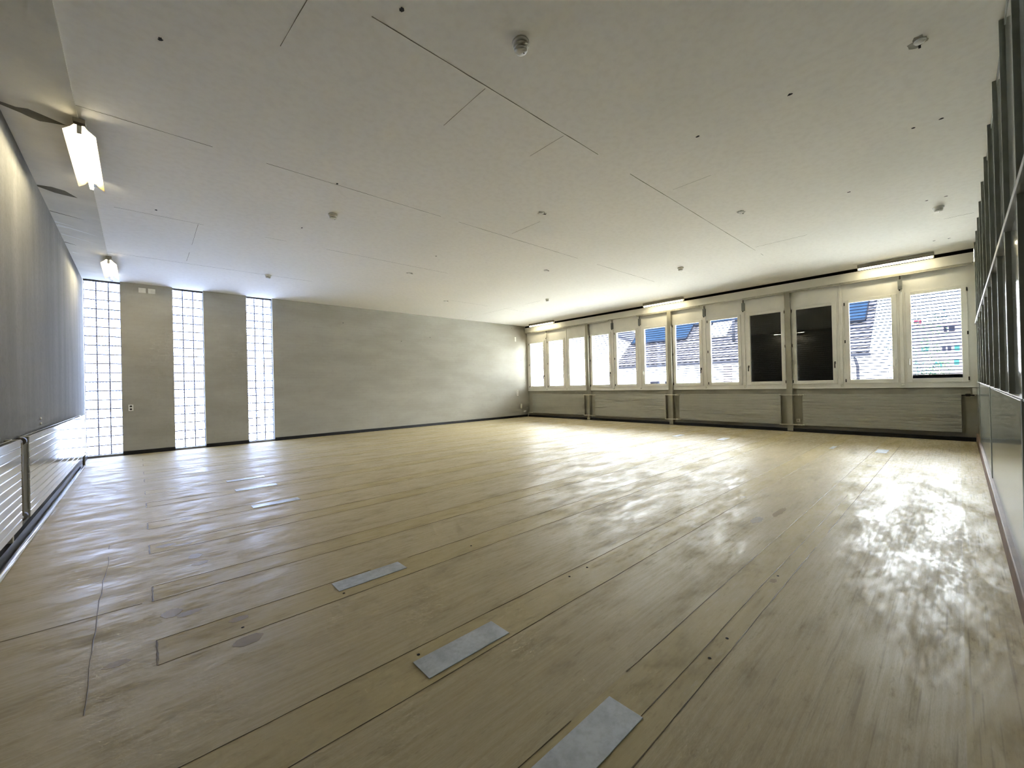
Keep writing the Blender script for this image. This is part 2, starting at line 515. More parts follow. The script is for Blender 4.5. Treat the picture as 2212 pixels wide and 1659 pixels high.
# ---- outside blinds, one per window
ORD = ['first', 'second', 'third', 'fourth', 'fifth', 'sixth', 'seventh', 'eighth', 'ninth', 'tenth', 'eleventh', 'twelfth']
BX = 12.505
def make_blind(y, label, bar=0.0):
    t = thing('venetian_blind', (BX, y, PZ0 - .05), label, 'blind', 'outside venetian blinds')
    b = B()
    w = HW + .05
    z = PZ0 + .02 + bar
    tilt = math.radians(13)
    while z < PZ1 + .06:
        # slightly cupped slat, 7 cm deep
        pr = []
        for k in range(5):
            u = -1 + k * .5
            dx = u * .032; dz = .0045 * (1 - u * u)
            pr.append((dx * math.cos(tilt) - dz * math.sin(tilt), dz * math.cos(tilt) - dx * math.sin(tilt)))
        pts = [(BX + p, y - w, z + q) for p, q in pr] + [(BX + p, y - w, z + q - .0022) for p, q in reversed(pr)]
        prism(b, pts, (0, 2 * w, 0))
        z += .0705
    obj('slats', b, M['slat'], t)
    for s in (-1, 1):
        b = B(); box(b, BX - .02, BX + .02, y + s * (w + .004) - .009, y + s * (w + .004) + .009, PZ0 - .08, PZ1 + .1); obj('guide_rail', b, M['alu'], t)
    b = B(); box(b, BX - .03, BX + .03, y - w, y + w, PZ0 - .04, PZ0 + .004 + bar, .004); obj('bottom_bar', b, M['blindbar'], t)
    return t
for i, y in enumerate(PY):
    if i in (8, 9):
        t = thing('blackout_blind', (12.46, y, PZ0 - .05),
                  'closed dark blind filling the window just %s of the steel column nearest the camera' % ('left' if i == 8 else 'right'), 'blind', 'closed dark blinds')
        b = B()
        z = PZ0 - .05
        while z < PZ1 + .06:
            prism(b, [(12.455, y - HW - .04, z), (12.4535, y - HW - .04, z + .025), (12.455, y - HW - .04, z + .05), (12.461, y - HW - .04, z + .05), (12.461, y - HW - .04, z)], (0, 2 * HW + .08, 0))
            z += .05
        obj('slats', b, M['blackout'], t)
        b = B(); box(b, 12.448, 12.475, y - HW - .04, y + HW + .04, PZ0 - .075, PZ0 - .05, .003); obj('bottom_bar', b, M['fit'], t)
    else:
        bay = ('far corner', 'second bay', 'third bay', 'bay nearest the camera')[i // 3]
        if i == 11: lab = 'open slatted blind of the last window beside the right partition, trees behind'
        elif i == 10: lab = 'open slatted blind between the right dark window and the last window'
        elif i < 8: lab = 'open slatted blind outside the %s window counted from the far corner' % ORD[i]
        make_blind(y, lab, .07 if i == 11 else 0.0)

# small grey boxes under the lintel and the slim rail
BOXY = [11.33, 8.18, 7.12, 5.02, 3.97, .838]
def grey_box(y, label, mat):
    t = thing('blind_crank_box', (12.29, y, 3.2), label, 'crank box', 'blind crank boxes under the lintel')
    b = B(); box(b, 12.268, 12.332, y - .036, y + .036, 3.235, 3.45, .004); obj('case', b, mat, t)
    b = B(); tube(b, (12.30, y, 3.45), (12.30, y, 3.54), .012, 10); obj('shaft', b, M['fit'], t)
    b = B(); lathe(b, [(.012, -.012), (.017, -.006), (.017, .006), (.012, .012)], (12.29, y + .01, 3.222), 16, 'y'); obj('eyelet', b, M['fit'], t, True)
    return t
gl_ = ['over the second window from the far corner', 'over the left edge of the fifth window from the far corner', 'over the left edge of the sixth window from the far corner',
       'over the left edge of the eighth window from the far corner', 'above the left edge of the dark window left of a column', 'above the left edge of the last window']
for y, l in zip(BOXY, gl_): grey_box(y, 'small grey box ' + l, M['plastic'] if y > 11 else M['greybox'])
for (y0, y1, l) in ((8.32, YB - .02, 'in the far corner'), (5.15, 7.2, 'over the middle windows'), (YR + .02, 3.97, 'over the windows nearest the camera')):
    t = thing('curtain_rail', (12.28, (y0 + y1) / 2, 3.53), 'slim pale curtain rail under the lintel ' + l, 'rail', 'curtain rails under the lintel')
    b = B(); box(b, 12.258, 12.30, y0, y1, 3.556, 3.577, .002); obj('track', b, M['rail'], t)
    b = B(); box(b, 12.264, 12.294, y0, y1, 3.530, 3.553, .002); box(b, 12.272, 12.286, y0, y1, 3.55, 3.56); obj('runner_channel', b, M['rail'], t)

# ================================================================== RADIATORS
def radiator(name, label, axis_x, face, y0, y1, z0, z1, mat, group, rows=11, depth=.075, wallx=None):
    """horizontal flat-tube radiator on an x = const wall; face = +1 looks to +x"""
    t = thing(name, (axis_x, (y0 + y1) / 2, z0), label, 'radiator', group)
    b = B(); p = (z1 - z0) / rows
    xa, xb_ = (axis_x - .014, axis_x) if face > 0 else (axis_x, axis_x + .014)
    for k in range(rows):
        box(b, xa, xb_, y0, y1, z0 + k * p + .002, z0 + (k + 1) * p - .002, .0055)
    box(b, min(xa, xb_) + .004, max(xa, xb_) - .004, y0 + .004, y1 - .004, z0 + .004, z1 - .004)
    obj('panel', b, mat, t)
    xc = axis_x - face * .03
    for yy in (y0 + .03, y1 - .03):
        b = B(); box(b, xc - .02, xc + .02, yy - .025, yy + .025, z0, z1, .006); obj('header_tube', b, mat, t)
    b = B(); p2 = (z1 - z0) / rows
    xd = axis_x - face * .06
    box(b, xd - .006, xd + .006, y0, y1, z0 + .004, z1 - .004, .003); obj('rear_panel', b, mat, t)
    for k, yy in enumerate((y0 + (y1 - y0) * .2, y0 + (y1 - y0) * .8)):
        x2 = wallx + face * .002
        for zz in (z1 - .16, z0 + .08):
            b = B(); box(b, min(xd, x2), max(xd, x2), yy - .015, yy + .015, zz, zz + .06); obj('bracket', b, M['fit'], t)
    return t
RZ0, RZ1 = .168, .952
rw = [(9.47, 12.2), (6.28, 9.0), (3.14, 5.84), (-.02, 2.67)]
rl = ['long white ribbed radiator under the windows in the far corner', 'long white ribbed radiator between the far column and the middle column',
      'long white ribbed radiator between the middle column and the nearest column', 'long white ribbed radiator under the windows nearest the partition']
for (y0, y1), l in zip(rw, rl):
    radiator('radiator', l, 12.305, -1, y0, y1, RZ0, RZ1, M['radw'], 'radiators under the windows', wallx=XW)
radiator('radiator', 'glossy white ribbed radiator on the left wall reaching to the glass block corner', -.745, 1, 5.80, 11.09, .235, .982, M['radl'], 'radiators on the left wall', wallx=XL)
radiator('radiator', 'glossy white ribbed radiator cut by the left edge of the photo', -.745, 1, .15, 5.43, .235, .982, M['radl'], 'radiators on the left wall', wallx=XL)

# heating pipes
def pipe(label, pts, r, mat, name='heating_pipe', parts=()):
    t = thing(name, pts[0], label, 'pipe', 'heating pipes')
    b = B(); path_tube(b, pts, r); obj('tube', b, mat, t, True)
    for (p, rr) in parts:
        b = B(); tube(b, (p[0], p[1] - .035, p[2]), (p[0], p[1] + .035, p[2]), rr, 14); obj('coupling', b, mat if mat != M['pipedark'] else M['fit'], t, True)
    return t
cn = ['far', 'middle', 'nearest']
for i, y in enumerate(COLY):
    ya, yb_ = rw[i][0] + .03, rw[i + 1][1] - .03
    xp = 12.235
    pipe('pale pipe crossing the top of the %s column between two radiators' % cn[i], [(12.32, ya, RZ1 - .02), (xp, ya - .05, RZ1 - .02), (xp, yb_ + .05, RZ1 - .02), (12.32, yb_, RZ1 - .02)], .013, M['pipe'], parts=[((xp, yb_ + .07, RZ1 - .02), .018)])
    pipe('pale pipe crossing the foot of the %s column between two radiators' % cn[i], [(12.32, ya, RZ0 + .01), (xp, ya - .05, RZ0 + .01), (xp, yb_ + .05, RZ0 + .01), (12.32, yb_, RZ0 + .01)], .013, M['pipe'], parts=[((xp, yb_ + .07, RZ0 + .01), .018)])
pipe('pale pipe bending down to the floor in the far corner', [(12.30, 12.2, .18), (12.275, 12.28, .18), (12.275, 12.44, .18), (12.275, 12.44, 0)], .014, M['pipe'])
pipe('dark vertical pipe joining the two radiators on the left wall', [(-.775, 5.44, .29), (-.775, 5.56, .29), (-.775, 5.56, .95), (-.775, 5.44, .95)], .022, M['pipedark'], parts=[((-.775, 5.62, .95), .036), ((-.775, 5.62, .285), .036)])
b = B(); box(b, XL, XL + .04, 5.455, 5.50, .1, .98, .004); tag(obj('pipe_bracket', b, M['parapet']), 'flat upright support beside the dark pipe on the left wall', 'bracket')
pipe('short grey pipe down to the floor at the far end of the left radiator', [(-.775, 11.08, .28), (-.77, 11.15, .26), (-.77, 11.15, 0)], .018, M['pipedark'], parts=[((-.77, 11.13, .27), .03)])
# valve by the partition
t = thing('radiator_valve', (12.33, -.1, .93), 'dark radiator valve with pipe beside the right partition', 'valve')
b = B(); tube(b, (12.33, -.02, .925), (12.33, -.2, .925), .012, 10); obj('pipe_stub', b, M['fit'], t, True)
b = B(); lathe(b, [(.014, -.04), (.028, -.03), (.028, .02), (.02, .035), (.012, .04)], (12.33, -.11, .93), 18, 'y'); obj('valve_head', b, M['fit'], t, True)
t = thing('thermostat', (12.40, -.2, .93), 'small white thermostat box in the corner of window wall and partition', 'thermostat')
b = B(); box(b, 12.36, XW, -.234, -.17, .94, 1.065, .006); obj('case', b, M['plastic'], t)
b = B(); tube(b, (12.35, -.2, .925), (12.41, -.2, .925), .012, 10); obj('cable_gland', b, M['plastic'], t, True)

# ================================================================== LAMPS
LE = 3.70
def wing_lamp(y0, y1, label):
    """bare tube in an open white reflector under the ceiling, running along y"""
    xc = -.355
    t = thing('ceiling_lamp', (xc, (y0 + y1) / 2, 3.68), label, 'lamp', 'tube lamps by the left wall')
    b = B(); box(b, xc - .03, xc + .03, y0 - .02 + .1, y1 - .1, 3.784, H - .012, .004); box(b, xc - .04, xc + .04, y0 + .0, y1 + .16, 3.80, H - .012, .003); obj('housing', b, M['lampgrey'], t)
    prof = [(-.105, 3.705), (-.055, 3.745), (-.035, 3.775), (.035, 3.775), (.055, 3.745), (.105, 3.705)]
    b = B()
    pts = [(xc + px, y0, pz) for px, pz in prof] + [(xc + px, y0, pz + .004) for px, pz in reversed(prof)]
    prism(b, pts, (0, y1 - y0, 0)); obj('reflector', b, M['reflector'], t)
    for s, yy in ((-1, y0), (1, y1)):
        b = B(); box(b, xc - .016, xc + .016, yy - (.012 if s > 0 else -.004), yy + (.012 if s < 0 else -.004), 3.70, 3.776, .004); obj('lamp_holder', b, M['lamp'], t)
    b = B(); tube(b, (xc, y0 + .015, 3.722), (xc, y1 - .015, 3.722), .017, 16); obj('tube', b, M['tube'], t, True)
    return t
wing_lamp(5.30, 6.68, 'lit tube lamp with white reflector nearest the camera by the left wall')
wing_lamp(10.27, 11.65, 'lit tube lamp with white reflector in front of the first glass block strip')

def side_lamp(y0, y1, label):
    """long batten by the window lintel"""
    xc = 11.985
    t = thing('ceiling_lamp', (xc, (y0 + y1) / 2, 3.72), label, 'lamp', 'tube lamps above the windows')
    b = B(); box(b, xc - .05, xc + .04, y0, y1, 3.79, H, .004); obj('housing', b, M['lampgrey'], t)
    prof = [(-.055, 3.768), (-.03, 3.786), (.03, 3.786), (.062, 3.762)]
    b = B(); pts = [(xc + px, y0, pz) for px, pz in prof] + [(xc + px, y0, pz + .004) for px, pz in reversed(prof)]
    prism(b, pts, (0, y1 - y0, 0)); obj('reflector', b, M['lamp'], t)
    for s, yy in ((1, y0), (-1, y1)):
        b = B(); box(b, xc - .02, xc + .02, min(yy, yy + s * .02), max(yy, yy + s * .02), 3.735, 3.79, .004); obj('lamp_holder', b, M['lamp'], t)
    b = B(); tube(b, (xc, y0 + .02, 3.757), (xc, y1 - .02, 3.757), .022, 16); obj('tube', b, M['tube2'], t, True)
    return t
side_lamp(.30, 1.50, 'lit tube lamp above the windows nearest the partition')
side_lamp(5.48, 6.78, 'lit tube lamp above the windows by the middle column')
side_lamp(10.62, 11.95, 'lit tube lamp above the windows in the far corner')

# ================================================================== CEILING FITTINGS
def detector(x, y, label):
    t = thing('smoke_detector', (x, y, H), label, 'smoke detector', 'smoke detectors on the ceiling')
    b = B(); lathe(b, [(.062, .001), (.064, -.004), (.064, -.018), (.058, -.022), (.05, -.022)], (x, y, H), 40); obj('base', b, M['detector'], t, True)
    b = B(); lathe(b, [(.048, -.02), (.052, -.026), (.052, -.040), (.050, -.045)], (x, y, H), 40); obj('body', b, M['detector'], t, True)
    b = B(); lathe(b, [(.040, -.044), (.040, -.053)], (x, y, H), 40); obj('smoke_slot', b, M['dark'], t, True)
    b = B()
    lathe(b, [(.047, -.0525), (.049, -.057), (.044, -.066), (.03, -.071), (.008, -.073)], (x, y, H), 40)
    for k in range(0):
        a = k * PI / 3; box(b, x + .043 * math.cos(a) - .004, x + .043 * math.cos(a) + .004, y + .043 * math.sin(a) - .004, y + .043 * math.sin(a) + .004, H - .054, H - .044)
    obj('cap', b, M['detector'], t, True)
    b = B(); lathe(b, [(.004, -.071), (.004, -.0755)], (x + .02, y - .01, H), 10); obj('indicator', b, M['fit'], t)
    return t
DET = [(2.107, 2.121, 'round white smoke detector nearest the camera, high in the middle of the ceiling'), (2.097, 6.004, 'round white smoke detector on the left half of the ceiling'),
       (2.109, 10.021, 'round white smoke detector close to the third glass block strip'), (8.862, 4.1, 'round white smoke detector near the lamp by the middle column'),
       (8.905, 8.101, 'round white smoke detector near the lamp in the far corner'), (8.843, .164, 'round white smoke detector beside the right partition')]
for d in DET: detector(*d)
def outlet(x, y, label, k):
    t = thing('ceiling_outlet', (x, y, H), label, 'ceiling outlet', 'old ceiling outlets')
    rnd = random.Random(k)
    b = B()
    ring = []
    for q in range(18):
        a = 2 * PI * q / 18; r = .05 * (1 + rnd.uniform(-.3, .35))
        ring.append((x + r * math.cos(a) * 1.25, y + r * math.sin(a), H - .002))
    prism(b, ring, (0, 0, .004)); obj('plaster_patch', b, M['patch'], t)
    b = B(); lathe(b, [(.034, .0), (.036, -.008), (.03, -.016), (.012, -.018)], (x - .012, y - .006, H), 24); obj('cover', b, M['plaster'], t, True)
    b = B(); box(b, x + .045, x + .085, y - .008, y + .006, H - .004, H + .001); obj('screw_slot', b, M['dark'], t)
    return t
OUT = [(4.39, 4.071, 'in the middle of the ceiling, second row'), (6.689, 2.153, 'right of the long ceiling seam'), (4.415, 8.07, 'between the left and the far smoke detectors'),
       (6.654, 6.074, 'in front of the far corner smoke detector'), (6.656, 10.05, 'close above the back wall'), (4.368, .158, 'high beside the right partition')]
for k, (x, y, l) in enumerate(OUT): outlet(x, y, 'old white ceiling outlet with rough edges ' + l, k)
HOLES = [(4.283, .963), (4.279, 1.766), (5.827, .267), (5.837, .07), (.154, 3.767), (7.145, .961), (8.381, .267), (8.404, .081), (10.988, .269), (11.032, .081), (1.903, 6.798), (4.244, 6.705), (1.328, 2.446), (.22, 7.35), (1.83, 5.07)]
for k, (x, y) in enumerate(HOLES):
    rnd = random.Random(k + 50); b = B()
    ring = [(x + .013 * (1 + rnd.uniform(-.4, .4)) * math.cos(a), y + .017 * (1 + rnd.uniform(-.4, .5)) * math.sin(a), H - .0015) for a in [2 * PI * q / 12 for q in range(12)]]
    prism(b, ring, (0, 0, .003)); obj('drill_hole', b, M['dark'], ceiling)
ZB = H - .0155
def blotch(name, pts, mat, parent):
    b = B(); prism(b, [(x, y, ZB) for x, y in pts], (0, 0, .003)); return obj(name, b, mat, parent)
blotch('spalled_patch', [(-.842, 5.40), (-.737, 5.425), (-.667, 5.395), (-.592, 5.432), (-.519, 5.47), (-.445, 5.512), (-.5, 5.53), (-.539, 5.54), (-.62, 5.572), (-.672, 5.548), (-.722, 5.51), (-.842, 5.45)], M['spall'], ceiling)
blotch('spalled_patch', [(-.842, 7.28), (-.721, 7.25), (-.619, 7.29), (-.525, 7.462), (-.633, 7.45), (-.715, 7.43), (-.842, 7.33)], M['spall'], ceiling)
for (xa, ya, xb_, yb_, w) in ((-.82, 8.79, -.425, 9.09, .035), (-.83, 9.26, -.455, 9.54, .025), (-.84, 8.2, -.53, 8.34, .012), (-.84, 9.72, -.716, 9.83, .02), (-.8, 10.34, -.716, 10.37, .03), (-.84, 8.66, -.66, 8.76, .03), (-.84, 8.84, -.72, 8.9, .04)):
    blotch('plaster_scrape', [(xa, ya - w), ((xa + xb_) / 2, (ya + yb_) / 2 - w * .7), (xb_, yb_), ((xa + xb_) / 2, (ya + yb_) / 2 + w * .6), (xa, ya + w)], M['plaster'] if xa > -.835 or w > .02 else M['spall'], ceiling)


def seam(name, p0, p1, w, zlev, parent, mat, k, gap=.35, jit=.0018, step=.16):
    """a thin irregular crack line from p0 to p1 with gaps in it"""
    rnd = random.Random(k)
    p0, p1 = Vector(p0), Vector(p1); d = p1 - p0; L = d.length; d.normalize(); nrm = Vector((-d.y, d.x))
    b = B(); t = 0; prev = None; off = 0; th = .0012 * (1 if zlev < 1 else -1)
    on = True; left = rnd.uniform(.5, 1.6)
    while t <= L:
        off = off * .8 + rnd.uniform(-jit, jit)
        if on:
            ww = w * rnd.uniform(.55, 1.3) / 2
            c = p0 + d * t + nrm * off
            row = [b.verts.new((c + nrm * q).to_3d() + Vector((0, 0, zlev + (th if n_ == 1 else 0)))) for n_, q in enumerate((-ww, 0, ww))]
            if prev:
                for q in (0, 1): b.faces.new((prev[q], prev[q + 1], row[q + 1], row[q]))
            prev = row
        else: prev = None
        left -= step
        if left <= 0:
            on = (not on) if (on and rnd.random() < gap) or not on else on
            left = rnd.uniform(.4, 1.8) if on else rnd.uniform(.1, .5)
        t += step
    if not b.faces: b.free(); return
    return obj(name, b, mat, parent)
M['seam'] = plain('ceiling_seam', rgb(132, 126, 110), .9, spec=.1)  # dark crack lines along the ceiling joints
M['fseam'] = plain('floor_seam', rgb(108, 94, 66), .5, spec=.2)
M['fseam2'] = plain('floor_seam_faint', rgb(112, 99, 73), .45, spec=.24)
FLOOR = bpy.data.objects['floor']
for k, (a, e, w_, g) in enumerate([((-.36, 5.1), (9.6, 5.1), .008, .25), ((1.2, 2.625), (9.4, 2.625), .008, .15), ((-.2, 7.57), (5.2, 7.57), .007, .5), ((-.36, 10.03), (3.0, 10.03), .008, .3),
        ((2.2, 2.65), (2.2, 3.5), .005, .4), ((3.21, 2.65), (3.21, 3.2), .005, .2), ((8.66, 1.75), (8.66, 2.62), .006, .2), ((5.2, 2.0), (5.2, 2.6), .005, .4), ((.85, 2.65), (.8, 3.3), .005, .5), ((8.9, 8.4), (8.9, 12.4), .007, .4),
        ((.7, 7.6), (.72, 9.9), .005, .6), ((4.6, 4.3), (4.6, 5.05), .005, .4), ((9.6, -.2), (9.6, .17), .006, 0), ((6.7, 9.9), (10.2, 9.95), .005, .6)]):
    seam('board_seam', a, e, w_, H - .0008, ceiling, M['seam'], k + 9, g)
k = 100
for r in range(6):
    for yc in (.93 + 1.905 * r, 1.775 + 1.905 * r):
        for s_ in (-.137, .137):
            k += 1
            seam('duct_seam', (.052, yc + s_), (10.8, yc + s_), .0055, .0008, FLOOR, M['fseam'], k, .12 if s_ > 0 or r == 0 else .2, .002, .1)
        seam('duct_seam', (.052, yc - .137), (.052, yc + .137), .010, .0008, FLOOR, M['fseam'], k + 50, 0, .0015, .03)
seam('duct_seam', (1.47, .889), (6, .889), .005, .0008, FLOOR, M['fseam'], 300, .2, .002, .1)
seam('sheet_seam', (-.185, 2.5), (-.2, 5.2), .006, .0008, FLOOR, M['fseam2'], 301, .2, .006, .12)
seam('sheet_seam', (-.7, 3.58), (.05, 3.57), .009, .0008, FLOOR, M['fseam2'], 302, .2, .004, .1)
def stain(x, y, rx, ry, k, mat):
    rnd = random.Random(k); b = B()
    ring = [(x + rx * (1 + rnd.uniform(-.14, .14)) * math.cos(a), y + ry * (1 + rnd.uniform(-.16, .16)) * math.sin(a), 0) for a in [2 * PI * q / 22 for q in range(22)]]
    prism(b, ring, (0, 0, .0006)); obj('stain', b, mat, FLOOR)
M['stain'] = plain('floor_stain', rgb(118, 102, 66), .45, spec=.24)
M['dirt'] = plain('floor_dirt', rgb(144, 127, 92), .42, spec=.14)
stain(4.35, 1.33, .12, .045, 1, M['stain']); stain(4.75, 1.25, .2, .03, 2, M['dirt'])
for k, (x, y, rx, ry) in enumerate([(.13, 3.27, .05, .06), (.21, 3.2, .06, .035), (.33, 4.27, .045, .06), (.34, 4.07, .05, .045), (.16, 4.76, .07, .04), (.27, 4.68, .07, .03), (-.1, 2.86, .05, .03), (.36, 5.6, .05, .05), (.42, 2.9, .05, .03), (.42, 2.62, .07, .05), (3.1, .86, .04, .02), (6.4, 1.0, .03, .03), (5.1, 1.7, .05, .03)]):
    stain(x, y, rx, ry, k + 20, M['dirt'])

# ================================================================== WALL FITTINGS
def plate_y(name, x, z, w, h, label, cat, parts=(), group=None):
    t = thing(name, (x, YB, z - h / 2), label, cat, group)
    b = B(); box(b, x - w / 2, x + w / 2, YB - .014, YB + .001, z - h / 2, z + h / 2, .003); obj('cover_plate', b, M['plastic'], t)
    for (dz, r) in parts:
        b = B(); lathe(b, [(r, 0), (r, -.003), (r * .8, -.004)], (x, YB - .0125, z + dz), 18, 'y'); obj('socket_insert', b, M['fit'], t)
    return t
plate_y('wall_socket', -.122, 1.045, .085, .14, 'white double wall socket with dark inserts beside the first glass block strip', 'socket', ((.032, .021), (-.032, .021)))
plate_y('blank_cover_plate', .105, 3.705, .125, .11, 'left of two small white cover plates high beside the first glass block strip', 'cover plate', (), 'cover plates on the back wall')
plate_y('blank_cover_plate', .267, 3.705, .125, .11, 'right of two small white cover plates high between the first two glass block strips', 'cover plate', (), 'cover plates on the back wall')
plate_y('blank_cover_plate', 11.685, 3.27, .08, .19, 'small pale cover plate high in the far corner near the lintel', 'cover plate', (), 'cover plates on the back wall')
plate_y('light_switch', 11.75, 1.023, .08, .225, 'white triple switch low in the far corner at sill height', 'switch', ((.07, .02), (0, .02), (-.07, .02)))
plate_y('wall_socket', 11.945, .455, .085, .21, 'white blank socket plate low in the far corner above the skirting', 'socket')
t = thing('wall_socket', (XW, 2.82, .27), 'small white socket in the niche between nearest column and radiator', 'socket')
b = B(); box(b, XW - .012, XW + .001, 2.755, 2.835, .235, .315, .003); obj('cover_plate', b, M['plastic'], t)
b = B(); box(b, XW - .014, XW - .010, 2.78, 2.81, .27, .282); obj('socket_insert', b, M['fit'], t)
for z, l in ((1.088, 'upper'), (1.03, 'lower')):
    b = B(); lathe(b, [(.014, 0), (.016, .006), (.008, .012)], (XL, 7.22, z), 14, 'x'); tag(obj('wall_plug', b, M['plastic'], None, True), '%s of two tiny white wall plugs above the left radiator' % l, 'wall plug', 'wall plugs above the left radiator')
for (x, z) in ((12.0, 2.4), (12.17, 1.45), (11.5, 3.72), (4.6, 3.35), (6.5, 2.9), (7.6, 3.1)):
    b = B(); lathe(b, [(.012, 0), (.011, -.002)], (x, YB, z), 10, 'y'); obj('drill_hole', b, M['dark'], bpy.data.objects['wall_back'])

# ================================================================== FLOOR PLATES
PL = [(.965, 1.468, .877, 1.036, 'grey metal floor plate cut by the bottom edge of the photo, nearest the camera'), (.969, 1.464, 1.67, 1.825, 'grey metal floor plate second from the camera, in the middle foreground'),
      (.966, 1.46, 2.803, 2.952, 'grey metal floor plate third from the camera'), (.958, 1.46, 5.495, 5.64, 'shiny floor plate nearest of three in front of the glass blocks'),
      (.958, 1.457, 6.6, 6.745, 'shiny floor plate in the middle of three in front of the glass blocks'), (.96, 1.455, 7.38, 7.515, 'shiny floor plate farthest of three in front of the glass blocks'),
      (9.62, 10.1, .885, 1.04, 'small looking floor plate near the radiator by the partition'), (9.66, 10.05, 1.63, 1.70, 'narrow floor plate near the nearest window column'),
      (9.66, 10.1, 3.6, 3.75, 'floor plate in front of the radiator between the two near columns'), (9.66, 10.1, 4.66, 4.8, 'floor plate in front of the middle window column')]
for (x0, x1, y0, y1, l) in PL:
    b = B(); box(b, x0, x1, y0, y1, 0, .004, .0015); p = tag(obj('floor_plate', b, M['galv']), l, 'floor plate', 'metal plates on the floor')
for (x, y) in ((1.02, 1.86), (2.02, .84), (2.24, .84), (.98, 2.76), (2.2, 1.86), (2.4, 1.86), (.42, 2.78), (2.05, 2.8), (3.2, .86)):
    b = B(); lathe(b, [(.008, 0), (.0075, .0015)], (x, y, 0), 12); obj('screw_hole', b, M['dark'], bpy.data.objects['floor'])

# ================================================================== RIGHT PARTITION
wr = struct_empty('wall_right', (5.7, YR, 0))
b = B(); box(b, XL, XW, YR - .07, YR, 0, 1.185, .003); obj('lower_panel', b, M['panel'], wr)
b = B(); box(b, XL, XW, YR - .09, YR + .001, 1.185, 1.2, .002); obj('ledge', b, M['alu'], wr)
FX = [3.66 + .9 * k for k in range(-5, 10)]
for k, x in enumerate(FX):
    b = B(); box(b, x - .012, x + .012, YR - .075, YR, 1.2, H, .002); obj('post', b, M['fin'], wr)
for x in (7.22, 3.64, 10.82, .04):
    b = B(); box(b, x - .03, x + .03, YR - .01, YR + .006, .15, 1.2, .002); obj('panel_joint', b, M['fin'], wr)
b = B(); box(b, XL, XW, YR - .036, YR - .028, 1.2, H); obj('pane', b, M['ppane'], wr)
b = B(); box(b, XL, XW, YR - .07, YR + .010, 2.345, 2.38, .003); obj('rail', b, M['alu'], wr)
b = B(); box(b, XL, XW, YR - .07, YR - .024, H - .05, H, .003); obj('head_rail', b, M['fin'], wr)
# ================================================================== OUTSIDE
b = B(); box(b, -40, 120, -60, 90, -1.2, -1); struct('ground_outside', b, M['ground'])
SL = math.radians(40); X0, EZ = 21.0, 2.27
house = thing('neighbouring_house', (X0, 8, -4), 'white neighbouring house with grey tiled roof seen through the windows', 'house')
HY0, HY1 = 2.35, 13.8
b = B(); box(b, X0 + .45, X0 + 8, HY0 + .15, HY1 - .1, -4, EZ + .2); obj('wall', b, M['hwall'], house)
def roofpt(s, y, up=0): return (X0 + s * math.cos(SL) - up * math.sin(SL), y, EZ + s * math.sin(SL) + up * math.cos(SL))
# wavy clay tiles, one mesh
b = B()
courses, per = 17, 38
dy = (HY1 - HY0) / per
seg = 6
for c in range(courses):
    s0, s1 = c * .33, c * .33 + .36
    lo, hi, lo2 = [], [], []
    for k in range(per * seg + 1):
        y = HY0 + k * dy / seg
        w = .5 + .5 * math.cos(2 * PI * k / seg)
        lo.append(b.verts.new(roofpt(s0, y, .045 + .055 * w))); hi.append(b.verts.new(roofpt(s1, y, .012 + .05 * w))); lo2.append(b.verts.new(roofpt(s0 + .012, y, .012 + .02 * w)))
    for k in range(per * seg):
        b.faces.new((lo[k], lo[k + 1], hi[k + 1], hi[k])); b.faces.new((lo2[k], lo2[k + 1], lo[k + 1], lo[k]))
roof = obj('roof_tiles', b, M['tile'], house)
b = B(); prism(b, [roofpt(0, HY0 + .02), roofpt(5.8, HY0 + .02), roofpt(5.8, HY0 + .02, -.12), roofpt(0, HY0 + .02, -.12)], (0, HY1 - HY0 - .04, 0)); obj('roof_deck', b, M['solarframe'], house)
b = B(); tube(b, (X0 - .06, HY0 - .05, EZ - .05), (X0 - .06, HY1, EZ - .05), .065, 12); obj('gutter', b, M['gutter'], house, True)
b = B(); box(b, X0, X0 + .5, HY0, HY1, EZ - .17, EZ - .12); obj('soffit', b, M['hwall'], house)
b = B(); path_tube(b, [(X0 + .02, 2.8, EZ - .1), (X0 + .38, 2.75, EZ - .5), (X0 + .38, 2.72, -4)], .05, 10); obj('downpipe', b, M['gutter'], house, True)
b = B(); box(b, X0 + .36, X0 + .47, 7.5, 7.86, -4, EZ - .15); obj('pilaster', b, M['pinkwall'], house)
for yc in (11.6, 10.72):
    b = B(); box(b, X0 + .42, X0 + .48, yc - .33, yc + .22, .1, 1.38); obj('window', b, M['darkwin'], house)
b = B(); prism(b, [roofpt(2.0, 8.1, .09), roofpt(3.25, 8.1, .09), roofpt(3.25, 8.1, .18), roofpt(2.0, 8.1, .18)], (0, .95, 0)); rw_ = obj('roof_window', b, M['alu'], house)
b = B(); tube(b, roofpt(1.6, 7.65, 0), (X0 + 1.25, 7.65, EZ + 2.2), .07, 12); obj('vent_pipe', b, M['gutter'], house, True)
def solar(s0, s1, y0, y1, label):
    t = thing('solar_panel', roofpt(s0, (y0 + y1) / 2, .14), label, 'solar panel', 'solar panels on the neighbouring roof')
    b = B(); prism(b, [roofpt(s0, y0, .13), roofpt(s1, y0, .13), roofpt(s1, y0, .165), roofpt(s0, y0, .165)], (0, y1 - y0, 0)); obj('cell_field', b, M['solar'], t)
    b = B()
    for (a0, a1, c0, c1) in ((s0 - .06, s0, y0, y1), (s0, s1, y0 - .03, y0), (s0, s1, y1, y1 + .03)):
        prism(b, [roofpt(a0, c0, .10), roofpt(a1, c0, .10), roofpt(a1, c0, .18), roofpt(a0, c0, .18)], (0, c1 - c0, 0))
    obj('frame', b, M['solarframe'], t)
    return t
